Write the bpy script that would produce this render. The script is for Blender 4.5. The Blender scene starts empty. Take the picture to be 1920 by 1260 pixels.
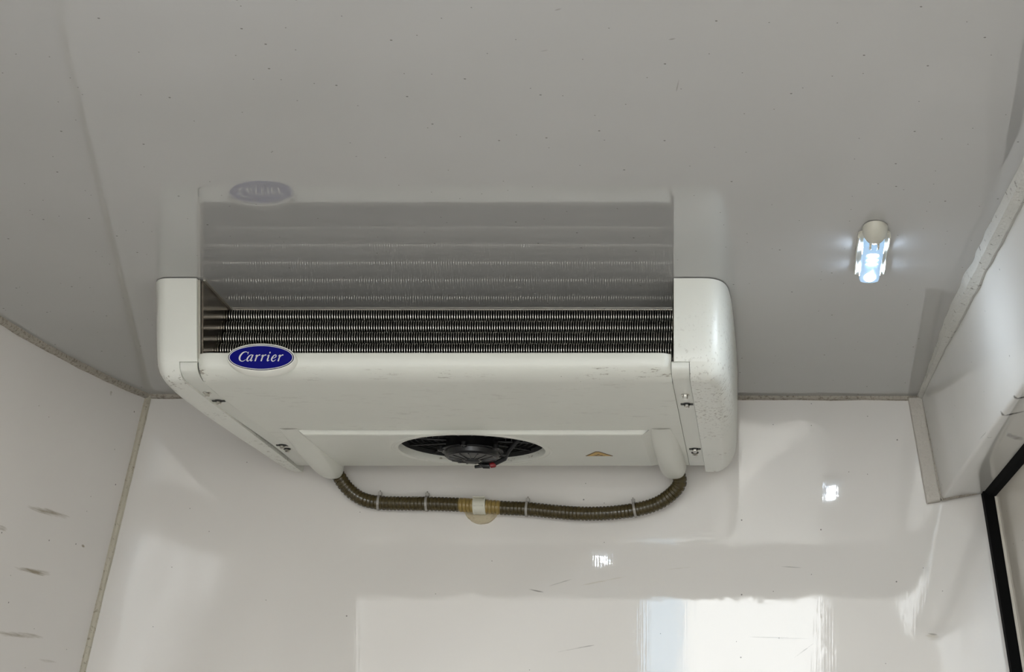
import bpy, math, random
from mathutils import Vector, noise as mnoise

# ------------------------------------------------------------------ camera, sky, exposure
scene = bpy.context.scene
COL = scene.collection
F, PX, PY = 3645.0, 1460.0, 1690.0          # focal length and principal point, in pixels of the 1920x1260 frame
cam_d = bpy.data.cameras.new('camera')
cam_d.sensor_fit = 'HORIZONTAL'
cam_d.sensor_width = 36.0
cam_d.lens = 36.0 * F / 1920.0
cam_d.shift_x = (960.0 - PX) / 1920.0        # upright lens shift: the wall stays square to the picture
cam_d.shift_y = (PY - 630.0) / 1920.0
cam = bpy.data.objects.new('camera', cam_d)
COL.objects.link(cam)
cam.location = (0, 0, 0)
cam.rotation_euler = (math.radians(90), 0, 0)
scene.camera = cam

world = bpy.data.worlds.new('overcast_sky')
scene.world = world
world.use_nodes = True
bg = world.node_tree.nodes['Background']
bg.inputs['Color'].default_value = (0.97, 1.0, 1.0, 1)
bg.inputs['Strength'].default_value = 6.7

sun_d = bpy.data.lights.new('sun', 'SUN')
sun_d.energy = 62.0
sun_d.angle = math.radians(3)
sun_d.color = (1.0, 0.98, 0.95)
sun = bpy.data.objects.new('sun', sun_d)
COL.objects.link(sun)
sun.location = (3, 8, 6)
sun.rotation_euler = (math.radians(-66), 0, math.radians(-12))    # low sun ahead of the van: the yard beyond its shadow is lit

vs = scene.view_settings
vs.view_transform = 'Standard'
vs.look = 'None'
vs.gamma = 1.0
vs.use_curve_mapping = False
vs.exposure = 0.60

# ------------------------------------------------------------------ main measures (metres; y = away from the camera, z = up)
ZC = 1.17        # ceiling height above the lens
YW = 4.50        # front wall of the load space
ZF = -0.70       # van floor
YR = 2.05        # inner face of the rear door frame
YU = 3.645       # front face of the cooling unit


def lerp_tab(tab, v):
    if v <= tab[0][0]:
        return tab[0][1]
    for (a, b), (c, d) in zip(tab, tab[1:]):
        if v <= c:
            return b + (d - b) * (v - a) / (c - a)
    return tab[-1][1]


def smooth01(t):
    t = max(0.0, min(1.0, t))
    return t * t * (3 - 2 * t)


LEFT = [(2.0, -1.640), (2.6, -1.632), (3.2, -1.612), (3.6, -1.588), (3.905, -1.564), (4.031, -1.5537), (4.21, -1.5257),
        (4.3875, -1.490), (4.5, -1.456)]
RIGHT = [(2.0, 0.452), (2.6, 0.432), (3.171, 0.400), (3.5245, 0.377), (3.986, 0.350), (4.5, 0.3296)]
SOFF = [(2.0, 0.520), (2.8, 0.484), (3.506, 0.4425), (3.766, 0.4246), (4.143, 0.401), (4.5, 0.3765)]
GASK = [(2.0, 0.600), (3.0, 0.560), (3.995, 0.504), (4.5, 0.469)]


def left_x(y, z):
    d = ZC - z
    lean = 0.241 * d if d < 0.75 else 0.241 * 0.75 + 0.241 * 0.35 * (1 - math.exp(-(d - 0.75) / 0.35))
    return lerp_tab(LEFT, y) - lean


def wall_y(x, z):
    return YW + 0.0100 * (x + 0.6) - 0.0032 * (z - ZC)


# ------------------------------------------------------------------ materials
def new_mat(name):
    m = bpy.data.materials.new(name)
    m.use_nodes = True
    nt = m.node_tree
    b = nt.nodes['Principled BSDF']
    return m, nt, b


def N(nt, kind, **kw):
    n = nt.nodes.new(kind)
    for k, v in kw.items():
        setattr(n, k, v)
    return n


def sin(n, key, v):
    n.inputs[key].default_value = v


def math_node(nt, op, a, b=None, clamp=False):
    n = N(nt, 'ShaderNodeMath', operation=op, use_clamp=clamp)
    for i, v in enumerate((a, b)):
        if v is None:
            continue
        if isinstance(v, (int, float)):
            n.inputs[i].default_value = v
        else:
            nt.links.new(v, n.inputs[i])
    return n.outputs[0]


def mix_col(nt, fac, a, b):
    n = N(nt, 'ShaderNodeMix', data_type='RGBA')
    if isinstance(fac, (int, float)):
        n.inputs[0].default_value = fac
    else:
        nt.links.new(fac, n.inputs[0])
    for i, v in ((6, a), (7, b)):
        if isinstance(v, tuple):
            n.inputs[i].default_value = (*v, 1) if len(v) == 3 else v
        else:
            nt.links.new(v, n.inputs[i])
    return n.outputs[2]


def ramp(nt, v, lo, hi):
    n = N(nt, 'ShaderNodeMapRange')
    nt.links.new(v, n.inputs[0])
    sin(n, 1, lo); sin(n, 2, hi); sin(n, 3, 0.0); sin(n, 4, 1.0)
    n.clamp = True
    return n.outputs[0]


def noise_tex(nt, scale, vec=None, detail=2.0, rough=0.5, stretch=None):
    t = N(nt, 'ShaderNodeTexNoise')
    sin(t, 'Scale', scale); sin(t, 'Detail', detail); sin(t, 'Roughness', rough)
    if vec is not None:
        if stretch:
            mp = N(nt, 'ShaderNodeMapping')
            mp.inputs['Scale'].default_value = stretch
            nt.links.new(vec, mp.inputs['Vector'])
            vec = mp.outputs[0]
        nt.links.new(vec, t.inputs['Vector'])
    return t.outputs['Fac']


def geo_pos(nt):
    return N(nt, 'ShaderNodeNewGeometry').outputs['Position']


def specks(nt, pos, scale, radius, keep, seedshift=0.0, axes=None):
    """sparse round dirt specks of about radius/scale metres"""
    mp = N(nt, 'ShaderNodeMapping')
    mp.inputs['Location'].default_value = (seedshift, seedshift * 1.7, seedshift * .3)
    nt.links.new(pos, mp.inputs['Vector'])
    v = N(nt, 'ShaderNodeTexVoronoi')
    sin(v, 'Scale', scale)
    src = mp.outputs[0]
    if axes:
        v.voronoi_dimensions = '2D'
        sp_, cb_ = N(nt, 'ShaderNodeSeparateXYZ'), N(nt, 'ShaderNodeCombineXYZ')
        nt.links.new(src, sp_.inputs[0])
        nt.links.new(sp_.outputs[axes[0]], cb_.inputs[0])
        nt.links.new(sp_.outputs[axes[1]], cb_.inputs[1])
        src = cb_.outputs[0]
    nt.links.new(src, v.inputs['Vector'])
    near = math_node(nt, 'LESS_THAN', v.outputs['Distance'], radius)
    sep = N(nt, 'ShaderNodeSeparateColor')
    nt.links.new(v.outputs['Color'], sep.inputs[0])
    pick = math_node(nt, 'LESS_THAN', sep.outputs[0], keep)
    return math_node(nt, 'MULTIPLY', near, pick)


def scuff_mask(nt, pos, axes, marks, fray=(14, 14, 150)):
    """dragged marks with a shape of their own: (a, b, half length, half width, angle, strength) on the plane of two axes"""
    sep = N(nt, 'ShaderNodeSeparateXYZ')
    nt.links.new(pos, sep.inputs[0])
    A, B = sep.outputs[axes[0]], sep.outputs[axes[1]]
    fr = noise_tex(nt, 1.0, pos, 3.0, 0.65, fray)
    total = None
    for a, b, hl, hw, ang, st in marks:
        c, s = math.cos(ang), math.sin(ang)
        da, db = math_node(nt, 'SUBTRACT', A, a), math_node(nt, 'SUBTRACT', B, b)
        u = math_node(nt, 'ADD', math_node(nt, 'MULTIPLY', da, c / hl), math_node(nt, 'MULTIPLY', db, s / hl))
        v = math_node(nt, 'ADD', math_node(nt, 'MULTIPLY', da, -s / hw), math_node(nt, 'MULTIPLY', db, c / hw))
        r = math_node(nt, 'ADD', math_node(nt, 'MULTIPLY', u, u), math_node(nt, 'MULTIPLY', v, v))
        r = math_node(nt, 'ADD', r, math_node(nt, 'MULTIPLY', fr, 2.4))
        m = math_node(nt, 'SUBTRACT', 1.95, r, True)
        m = math_node(nt, 'MULTIPLY', m, st)
        total = m if total is None else math_node(nt, 'MAXIMUM', total, m)
    return total


def bump(nt, b, height, dist, prev=None):
    n = N(nt, 'ShaderNodeBump')
    sin(n, 'Strength', 1.0); sin(n, 'Distance', dist)
    nt.links.new(height, n.inputs['Height'])
    if prev is not None:
        nt.links.new(prev, n.inputs['Normal'])
    nt.links.new(n.outputs[0], b.inputs['Normal'])
    return n.outputs[0]


def gelcoat(name, col, rough=0.07, wave=0.0006, streak=0.0, speck_keep=0.25, ripple=0.0, marks=None, axes=None, mark_col=(0.16, 0.12, 0.07), ior=1.5,
            extra=None):
    """glossy glass-fibre lining with specks, faint waviness and dragged marks"""
    m, nt, b = new_mat(name)
    pos = geo_pos(nt)
    var = noise_tex(nt, 1.6, pos, 2.0, 0.6)
    c = mix_col(nt, ramp(nt, var, 0.3, 0.75), tuple(v * 0.95 for v in col), tuple(min(1, v * 1.04) for v in col))
    sp = specks(nt, pos, 11.0, 0.019, speck_keep, 0.0, axes)
    sp2 = specks(nt, pos, 23.0, 0.024, speck_keep * 0.5, 3.1, axes)
    c = mix_col(nt, math_node(nt, 'MULTIPLY', math_node(nt, 'MAXIMUM', sp, sp2), 0.72), c, (0.07, 0.06, 0.05))
    if marks:
        c = mix_col(nt, scuff_mask(nt, pos, axes, marks), c, mark_col)
    if extra:
        for mk, mc in extra:
            c = mix_col(nt, scuff_mask(nt, pos, axes, mk), c, mc)
    nt.links.new(c, b.inputs['Base Color'])
    rn = noise_tex(nt, 3.0, pos, 1.0, 0.6)
    r = N(nt, 'ShaderNodeMapRange')
    nt.links.new(rn, r.inputs[0])
    sin(r, 1, 0.3); sin(r, 2, 0.75); sin(r, 3, rough * 0.7); sin(r, 4, rough * 1.4)
    nt.links.new(r.outputs[0], b.inputs['Roughness'])
    sin(b, 'IOR', ior)
    nrm = bump(nt, b, noise_tex(nt, 5.0, pos, 1.0, 0.5), wave)
    if ripple:
        nrm = bump(nt, b, noise_tex(nt, 38.0, pos, 1.0, 0.6), ripple, nrm)
    if streak:
        bump(nt, b, noise_tex(nt, 1.0, pos, 1.0, 0.6, (260, 260, 5)), streak, nrm)
    return m


def plain(name, col, rough=0.4, metal=0.0, ior=1.5, var=0.06, scale=30.0, bmp=0.0, bscale=200.0, trans=0.0):
    m, nt, b = new_mat(name)
    pos = geo_pos(nt)
    f = noise_tex(nt, scale, pos, 3.0, 0.6)
    c = mix_col(nt, f, tuple(v * (1 - var) for v in col), tuple(min(1, v * (1 + var)) for v in col))
    nt.links.new(c, b.inputs['Base Color'])
    sin(b, 'Roughness', rough); sin(b, 'Metallic', metal); sin(b, 'IOR', ior)
    if bmp:
        bump(nt, b, noise_tex(nt, bscale, pos, 3.0, 0.6), bmp)
    return m


def plastic_dirty(name, col, rough=0.38, dirt=0.0, dirt_scale=90.0, band=None, center=None, stretch=(.35, 1, 2.2)):
    """moulded plastic cover; dirt gathers in fine worn patches. band = (z low, z high) or center = (x, y, z, radius) of the worn zone"""
    m, nt, b = new_mat(name)
    pos = geo_pos(nt)
    f = noise_tex(nt, 9.0, pos, 4.0, 0.6)
    c = mix_col(nt, f, tuple(v * 0.96 for v in col), tuple(min(1, v * 1.03) for v in col))
    sp = specks(nt, pos, 26.0, 0.026, 0.22, 1.3)
    c = mix_col(nt, math_node(nt, 'MULTIPLY', sp, 0.7), c, (0.10, 0.085, 0.06))
    if dirt:
        a = ramp(nt, noise_tex(nt, 1.0, pos, 4.0, 0.75, tuple(dirt_scale * q for q in stretch)), 0.56, 0.64)
        z = ramp(nt, noise_tex(nt, 7.0, pos, 3.0, 0.5), 0.45, 0.62)
        mk = math_node(nt, 'MULTIPLY', a, z)
        if band:
            sep = N(nt, 'ShaderNodeSeparateXYZ')
            nt.links.new(pos, sep.inputs[0])
            lo = ramp(nt, sep.outputs[2], band[0], band[0] + 0.004)
            hi = math_node(nt, 'SUBTRACT', 1.0, ramp(nt, sep.outputs[2], band[1] - 0.004, band[1]))
            mk = math_node(nt, 'MULTIPLY', mk, math_node(nt, 'MULTIPLY', lo, hi))
        if center:
            d = N(nt, 'ShaderNodeVectorMath', operation='DISTANCE')
            nt.links.new(pos, d.inputs[0])
            d.inputs[1].default_value = center[:3]
            w = math_node(nt, 'SUBTRACT', 1.0, ramp(nt, d.outputs['Value'], center[3] * 0.4, center[3]))
            a2 = ramp(nt, noise_tex(nt, 130.0, pos, 3.0, 0.7), 0.58, 0.64)
            mk = math_node(nt, 'MAXIMUM', mk, math_node(nt, 'MULTIPLY', a2, w))
        c = mix_col(nt, math_node(nt, 'MULTIPLY', mk, dirt), c, (0.17, 0.13, 0.08))
    nt.links.new(c, b.inputs['Base Color'])
    sin(b, 'Roughness', rough)
    sin(b, 'IOR', 1.48)
    bump(nt, b, noise_tex(nt, 350.0, pos, 2.0, 0.5), 0.00012)
    return m


def sealant(name, col, dark, lo=0.52, hi=0.60, scale=85.0):
    m, nt, b = new_mat(name)
    pos = geo_pos(nt)
    f = noise_tex(nt, 14.0, pos, 3.0, 0.6)
    c = mix_col(nt, f, tuple(v * 0.88 for v in col), tuple(min(1, v * 1.1) for v in col))
    sp = ramp(nt, noise_tex(nt, scale, pos, 4.0, 0.75), lo, hi)
    c = mix_col(nt, math_node(nt, 'MULTIPLY', sp, 0.75), c, dark)
    nt.links.new(c, b.inputs['Base Color'])
    sin(b, 'Roughness', 0.6)
    bump(nt, b, noise_tex(nt, 120.0, pos, 4.0, 0.7), 0.003)
    return m


def emit(name, col, strength, base=(0.8, 0.85, 0.9)):
    m, nt, b = new_mat(name)
    sin(b, 'Base Color', (*base, 1)); sin(b, 'Roughness', 0.15)
    sin(b, 'Emission Color', (*col, 1)); sin(b, 'Emission Strength', strength)
    return m


def ray_left(px, py):
    """where the line of sight of a frame pixel meets the leaning left wall: (y, z)"""
    y = 4.2
    for _ in range(40):
        z = (PY - py) / F * y
        y = left_x(y, z) / ((px - PX) / F)
    return y, (PY - py) / F * y


def ray_wall(px, py):
    return (px - PX) / F * YW, (PY - py) / F * YW


lmarks = []
for x0, y0, x1, y1, w, st in ((62, 952, 128, 970, 7, .8), (35, 1066, 98, 1077, 6, .85), (-10, 1186, 72, 1194, 6, .7), (-6, 988, 14, 994, 5, .8),
                              (158, 1022, 172, 1026, 3, .8), (75, 1238, 108, 1243, 4, .4), (228, 733, 246, 741, 4, .5)):
    a0, b0 = ray_left(x0, y0); a1, b1 = ray_left(x1, y1)
    lmarks.append(((a0 + a1) / 2, (b0 + b1) / 2, math.hypot(a1 - a0, b1 - b0) * .65, w / 800.0, math.atan2(b1 - b0, a1 - a0), st))


def wall_marks(rows):
    out = []
    for x0, y0, x1, y1, w, st in rows:
        a0, b0 = ray_wall(x0, y0); a1, b1 = ray_wall(x1, y1)
        out.append(((a0 + a1) / 2, (b0 + b1) / 2, math.hypot(a1 - a0, b1 - b0) / 2, w / 810.0, math.atan2(b1 - b0, a1 - a0), st))
    return out


wmarks = wall_marks(((985, 1103, 1022, 1111, 1.6, .8), (1045, 1222, 1125, 1207, 1.5, .7), (1462, 1061, 1512, 1064, 1.6, .5), (1395, 1193, 1530, 1197, 1.5, .6),
                     (1740, 1187, 1760, 1189, 2.0, .6), (1490, 1232, 1530, 1202, 1.2, .5),
                     (1025, 1100, 1080, 1083, 1.3, .4)))
wyell = wall_marks(((1075, 1100, 1185, 1078, 2.0, .45), (1735, 1190, 1765, 1198, 9, .3), (1240, 1068, 1300, 1062, 1.5, .3)))

cmarks = []
for x0, y0, x1, y1, w, st in ((1268, 172, 1273, 148, 1.6, .7), (1012, 97, 1030, 93, 2.4, .5), (1040, 20, 1052, 16, 2.4, .6), (1254, 75, 1266, 72, 2.4, .6)):
    p0 = F * ZC / (PY - y0), F * ZC / (PY - y1)
    a0, a1 = (x0 - PX) / F * p0[0], (x1 - PX) / F * p0[1]
    cmarks.append(((a0 + a1) / 2, sum(p0) / 2, math.hypot(a1 - a0, p0[1] - p0[0]) * .6, w / 900.0, math.atan2(p0[1] - p0[0], a1 - a0), st))

M = {}
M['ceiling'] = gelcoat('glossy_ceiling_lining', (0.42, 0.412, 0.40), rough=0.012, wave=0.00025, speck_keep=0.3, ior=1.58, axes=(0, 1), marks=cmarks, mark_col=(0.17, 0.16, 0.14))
M['wall_front'] = gelcoat('glossy_front_lining', (0.74, 0.708, 0.668), rough=0.03, wave=0.0006, ripple=0.00006, streak=0.000024, speck_keep=0.10, marks=wmarks, axes=(0, 2),
                          mark_col=(0.10, 0.085, 0.07), extra=[(wyell, (0.42, 0.36, 0.22))], ior=1.55)
M['wall_left'] = gelcoat('left_lining', (0.76, 0.73, 0.70), rough=0.16, wave=0.0015, speck_keep=0.12, marks=lmarks, axes=(1, 2), mark_col=(0.25, 0.20, 0.125))
M['wall_right'] = gelcoat('right_lining', (0.68, 0.67, 0.64), rough=0.10, wave=0.001, speck_keep=0.1, axes=(1, 2), mark_col=(0.05, 0.045, 0.04),
                          marks=[(3.725, .9345, .009, .006, 0, 1), (3.60, .9335, .008, .005, 0, 1), (3.93, .9405, .05, .0012, .05, .6)])
M['door'] = gelcoat('door_lining', (0.58, 0.54, 0.47), rough=0.2, speck_keep=0.1, axes=(1, 2))
M['floor'] = plain('grey_floor_coating', (0.11, 0.108, 0.104), 0.6, bmp=0.001)
M['ground'] = plain('asphalt', (0.095, 0.094, 0.091), 0.85, scale=4.0, bmp=0.003)
M['added_wall_dark'] = plain('dark_blocker_wall', (0.042, 0.042, 0.041), 0.85, scale=1.0)  # kept dark so the added yard walls reflect weakly in the lining
M['pale_blue'] = plain('pale_blue_added_pier', (0.13, 0.18, 0.23), 0.8, scale=1.0)  # tint of the added pier at the edge of the reflected gap
M['concrete'] = plain('pale_bounce_concrete', (0.6, 0.59, 0.56), 0.85, scale=2.0)  # pale so the added slab throws back plenty of sunlight
M['rubber'] = plain('black_rubber', (0.003, 0.003, 0.003), 0.85, ior=1.2)
M['seal_dirty'] = sealant('grimy_sealant', (0.43, 0.39, 0.33), (0.16, 0.13, 0.095), 0.50, 0.62, 130.0)
M['seal_clean'] = sealant('cream_sealant', (0.52, 0.48, 0.39), (0.20, 0.165, 0.11), 0.56, 0.66, 95.0)
M['seal_white'] = sealant('pale_sealant', (0.58, 0.565, 0.52), (0.12, 0.10, 0.07), 0.60, 0.66, 60.0)
M['strip'] = sealant('beige_strip', (0.55, 0.51, 0.455), (0.40, 0.36, 0.30), 0.6, 0.8, 60.0)
M['cover'] = plastic_dirty('cover_plastic', (0.74, 0.74, 0.675), 0.38, 0.7, 70.0, band=(0.984, 1.004))
M['cap'] = plastic_dirty('cap_plastic', (0.76, 0.76, 0.70), 0.33, 0.75, 80.0, stretch=(1.2, 1, 1.2), band=(0.96, 1.0), center=(-0.135, 3.86, 0.99, 0.26))
M['bracket'] = plastic_dirty('bracket_paint', (0.70, 0.70, 0.64), 0.35)
M['slot'] = plain('dark_hole', (0.03, 0.03, 0.028), 0.7)
M['seam_shade'] = plain('seam_shade_grey', (0.24, 0.235, 0.21), 0.6)  # shade of the narrow gap put into the colour
M['fin'] = plain('bright_fin_edge_aluminium', (0.86, 0.84, 0.79), 0.12, 1.0, var=0.08)  # lit copy of the fin metal, bright for the edge highlights
M['fin_side'] = plain('fin_shade_dark', (0.015, 0.015, 0.014), 0.5, var=0.2)  # shaded copy of the fin metal: darkness between fins put into the colour
M['endplate'] = plain('tarnished_steel', (0.40, 0.35, 0.29), 0.14, 1.0, var=0.1)
M['flange'] = plain('galvanised_flange', (0.55, 0.52, 0.45), 0.3, 0.6)
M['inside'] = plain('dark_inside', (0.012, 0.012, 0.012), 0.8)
M['steel'] = plain('bright_zinc', (0.62, 0.60, 0.56), 0.22, 1.0)
M['black'] = plain('black_fan_plastic', (0.006, 0.006, 0.0065), 0.3)
M['black_matt'] = plain('black_blade_plastic', (0.008, 0.008, 0.009), 0.5)
M['red'] = plain('red_seal', (0.22, 0.008, 0.012), 0.35)
M['badge_white'] = plain('badge_white', (0.80, 0.79, 0.72), 0.3)
M['badge_blue'] = plain('badge_blue', (0.002, 0.003, 0.17), 0.3, ior=1.25, var=0.02)
M['badge_navy'] = plain('badge_navy', (0.005, 0.006, 0.06), 0.25, var=0.02)
M['badge_print'] = plain('badge_silver_print', (0.74, 0.73, 0.72), 0.35)
M['sticker'] = plain('yellow_sticker', (0.62, 0.40, 0.10), 0.45)
M['sticker_edge'] = plain('brown_sticker_edge', (0.16, 0.10, 0.045), 0.5)
M['hose'] = plain('brown_ribbed_hose', (0.066, 0.050, 0.020), 0.2, var=0.3, scale=60.0)
M['hose_gold'] = plain('golden_hose', (0.29, 0.205, 0.065), 0.28, var=0.2, scale=60.0)
M['tie'] = plain('grey_nylon', (0.33, 0.31, 0.28), 0.45)
M['clip'] = plain('ivory_clip', (0.66, 0.64, 0.54), 0.35)
M['disc'] = sealant('aged_adhesive', (0.62, 0.54, 0.38), (0.46, 0.38, 0.25), 0.50, 0.66, 70.0)
M['lamp_frame'] = plain('cream_lamp_plastic', (0.62, 0.60, 0.52), 0.3)
M['lamp_dome'] = plain('cream_lamp_dome', (0.58, 0.56, 0.48), 0.25)
M['lens'] = emit('lit_lens', (0.45, 0.70, 1.0), 0.42, (0.22, 0.33, 0.45))
M['led_side'] = emit('led_side', (0.62, 0.78, 1.0), 42.0)
M['led'] = emit('led', (0.80, 0.90, 1.0), 260.0)


# ------------------------------------------------------------------ mesh helpers
class MB:
    def __init__(self):
        self.v, self.f = [], []

    def add(self, verts, faces):
        o = len(self.v)
        self.v += [tuple(p) for p in verts]
        self.f += [tuple(i + o for i in f) for f in faces]
        return self

    def box(self, x0, x1, y0, y1, z0, z1):
        return self.hexa([(x0, y0, z0), (x1, y0, z0), (x1, y1, z0), (x0, y1, z0), (x0, y0, z1), (x1, y0, z1), (x1, y1, z1), (x0, y1, z1)])

    def hexa(self, p):
        return self.add(p, [(3, 2, 1, 0), (4, 5, 6, 7), (0, 1, 5, 4), (1, 2, 6, 5), (2, 3, 7, 6), (3, 0, 4, 7)])

    def grid(self, rows, close_u=False, close_v=False, caps=False):
        n, m = len(rows), len(rows[0])
        fs = []
        for i in range(n if close_v else n - 1):
            for j in range(m if close_u else m - 1):
                a, b = i, (i + 1) % n
                c, d = j, (j + 1) % m
                fs.append((a * m + c, a * m + d, b * m + d, b * m + c))
        if caps:
            fs.append(tuple(reversed(range(m))))
            fs.append(tuple(range((n - 1) * m, n * m)))
        return self.add([p for r in rows for p in r], fs)

    def slab(self, rows, off):
        """grid surface thickened by an offset vector into a closed shell"""
        n, m = len(rows), len(rows[0])
        V = [tuple(p) for r in rows for p in r]
        W = [(p[0] + off[0], p[1] + off[1], p[2] + off[2]) for p in V]
        k = n * m
        fs = []
        for i in range(n - 1):
            for j in range(m - 1):
                q = (i * m + j, i * m + j + 1, (i + 1) * m + j + 1, (i + 1) * m + j)
                fs.append(q)
                fs.append(tuple(x + k for x in reversed(q)))
        rim = [j for j in range(m)] + [i * m + m - 1 for i in range(1, n)] + [(n - 1) * m + j for j in range(m - 2, -1, -1)] + [i * m for i in range(n - 2, 0, -1)]
        for a, b in zip(rim, rim[1:] + rim[:1]):
            fs.append((b, a, a + k, b + k))
        return self.add(V + W, fs)

    def prism(self, poly, axis_fn0, axis_fn1):
        n = len(poly)
        return self.add([axis_fn0(p) for p in poly] + [axis_fn1(p) for p in poly],
                        [tuple(reversed(range(n))), tuple(range(n, 2 * n))] + [(i, (i + 1) % n, n + (i + 1) % n, n + i) for i in range(n)])

    def tube(self, path, radii, seg=12, caps=True, squash=None):
        rows = []
        n = len(path)
        P = [Vector(p) for p in path]
        prev = None
        for i in range(n):
            t = (P[min(i + 1, n - 1)] - P[max(i - 1, 0)]).normalized()
            if prev is None:
                ref = Vector((0, 1, 0)) if abs(t.y) < 0.9 else Vector((0, 0, 1))
                u = t.cross(ref).normalized()
            else:
                u = (prev - t * prev.dot(t)).normalized()
            prev = u
            w = t.cross(u)
            r = radii[i] if isinstance(radii, (list, tuple)) else radii
            rows.append([P[i] + (u * math.cos(a) + w * math.sin(a)) * r for a in [2 * math.pi * k / seg for k in range(seg)]])
        return self.grid(rows, close_u=True, caps=caps)

    def lathe(self, center, prof, seg=32, sx=1.0, sy=1.0, caps=True):
        """profile of (radius, z) about a vertical axis"""
        rows = [[(center[0] + r * sx * math.cos(2 * math.pi * k / seg), center[1] + r * sy * math.sin(2 * math.pi * k / seg), z) for k in range(seg)] for r, z in prof]
        return self.grid(rows, close_u=True, caps=caps)

    def build(self, name, mat, parent=None, angle=35.0, bevel=0.0, bseg=2, label=None):
        org = Vector((0, 0, 0))
        if parent is not None:
            org = Vector(parent['_org'])
        me = bpy.data.meshes.new(name)
        me.from_pydata([(p[0] - org.x, p[1] - org.y, p[2] - org.z) for p in self.v], [], self.f)
        me.validate()
        import bmesh
        bm = bmesh.new()
        bm.from_mesh(me)
        bmesh.ops.recalc_face_normals(bm, faces=bm.faces)
        bm.to_mesh(me)
        bm.free()
        for p in me.polygons:
            p.use_smooth = True
        me.set_sharp_from_angle(angle=math.radians(angle))
        me.materials.append(M[mat])
        o = bpy.data.objects.new(name, me)
        COL.objects.link(o)
        if parent is not None:
            o.parent = parent
        o['_org'] = tuple(org)
        if label:
            o['label'] = label
        if bevel:
            b = o.modifiers.new('bevel', 'BEVEL')
            b.width = bevel; b.segments = bseg; b.limit_method = 'ANGLE'; b.angle_limit = math.radians(40)
            b.harden_normals = False
        return o


def tag(o, label, cat=None, group=None, kind=None):
    o['label'] = label
    if cat:
        o['category'] = cat
    if group:
        o['group'] = group
    if kind:
        o['kind'] = kind
    return o


def thing(name, org, label, cat, group=None):
    e = bpy.data.objects.new(name, None)
    e.empty_display_size = 0.05
    e.location = org
    COL.objects.link(e)
    e['_org'] = tuple(org)
    return tag(e, label, cat, group)


def struct(o, label):
    o['kind'] = 'structure'
    o['label'] = label
    return o


def arange(a, b, n):
    return [a + (b - a) * i / (n - 1) for i in range(n)]


def catmull(pts, per=12):
    out = []
    P = [pts[0]] + list(pts) + [pts[-1]]
    for i in range(1, len(P) - 2):
        p0, p1, p2, p3 = P[i - 1], P[i], P[i + 1], P[i + 2]
        for k in range(per):
            t = k / per
            out.append(tuple(0.5 * (2 * b + (c - a) * t + (2 * a - 5 * b + 4 * c - d) * t * t + (3 * b - a - 3 * c + d) * t ** 3) for a, b, c, d in zip(p0, p1, p2, p3)))
    out.append(tuple(pts[-1]))
    return out


def resample(path, step):
    P = [Vector(p) for p in path]
    L = [0.0]
    for a, b in zip(P, P[1:]):
        L.append(L[-1] + (b - a).length)
    n = max(2, int(round(L[-1] / step)))
    out, k = [], 0
    for i in range(n + 1):
        s = L[-1] * i / n
        while k < len(L) - 2 and L[k + 1] < s:
            k += 1
        t = (s - L[k]) / max(1e-9, L[k + 1] - L[k])
        out.append(P[k].lerp(P[k + 1], t))
    return out, L[-1]


def at_z(px, py, z):
    y = F * z / (PY - py)
    return Vector(((px - PX) / F * y, y, z))


def at_y(px, py, y):
    return Vector(((px - PX) / F * y, y, (PY - py) / F * y))


# ------------------------------------------------------------------ the load space
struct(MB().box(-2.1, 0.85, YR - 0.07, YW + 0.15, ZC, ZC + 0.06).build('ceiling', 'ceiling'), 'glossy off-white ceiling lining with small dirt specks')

m = MB()
m.slab([[(x, wall_y(x, z), z) for x in arange(-2.05, 0.80, 6)] for z in arange(ZF, ZC, 5)], (0, 0.08, 0))
struct(m.build('wall_front', 'wall_front'), 'glossy off-white front wall lining with bright reflections')

m = MB()
ys = arange(YR - 0.07, YW, 26)
m.slab([[(left_x(y, z), y, z) for y in ys] for z in [ZF, ZF + .4, -.1, .1, .25, .35, .42, .5, .6, .8, 1.0, ZC]], (-0.07, 0, 0))
struct(m.build('wall_left', 'wall_left'), 'matt pale left wall lining leaning inwards, with brown scuffs')

# right: header over the side door (sloping face + rounded edge + underside)
m = MB()
rows = []
prof_t = [('face', 0.0), ('face', 0.35), ('face', 0.7), ('face', 0.93)]
for y in arange(YR - 0.07, YW, 26):
    x0, x1, x2 = lerp_tab(RIGHT, y), lerp_tab(SOFF, y), lerp_tab(GASK, y)
    z1, z2 = 0.931, 0.948
    r = [(x0, y, ZC), (x0 + (x1 - x0) * .35, y, ZC + (z1 - ZC) * .35), (x0 + (x1 - x0) * .7, y, ZC + (z1 - ZC) * .7),
         (x0 + (x1 - x0) * .965, y, ZC + (z1 - ZC) * .965), (x1 + .001, y, z1 + .0025), (x1 + .006, y, z1), (x1 + (x2 - x1) * .5, y, (z1 + z2) / 2), (x2 + .12, y, z2 + .006),
         (x2 + .12, y, ZC)]
    rows.append(r)
m.grid(rows, close_u=True, caps=True)
struct(m.build('wall_right', 'wall_right', angle=50), 'pale header box above the side door')

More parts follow.
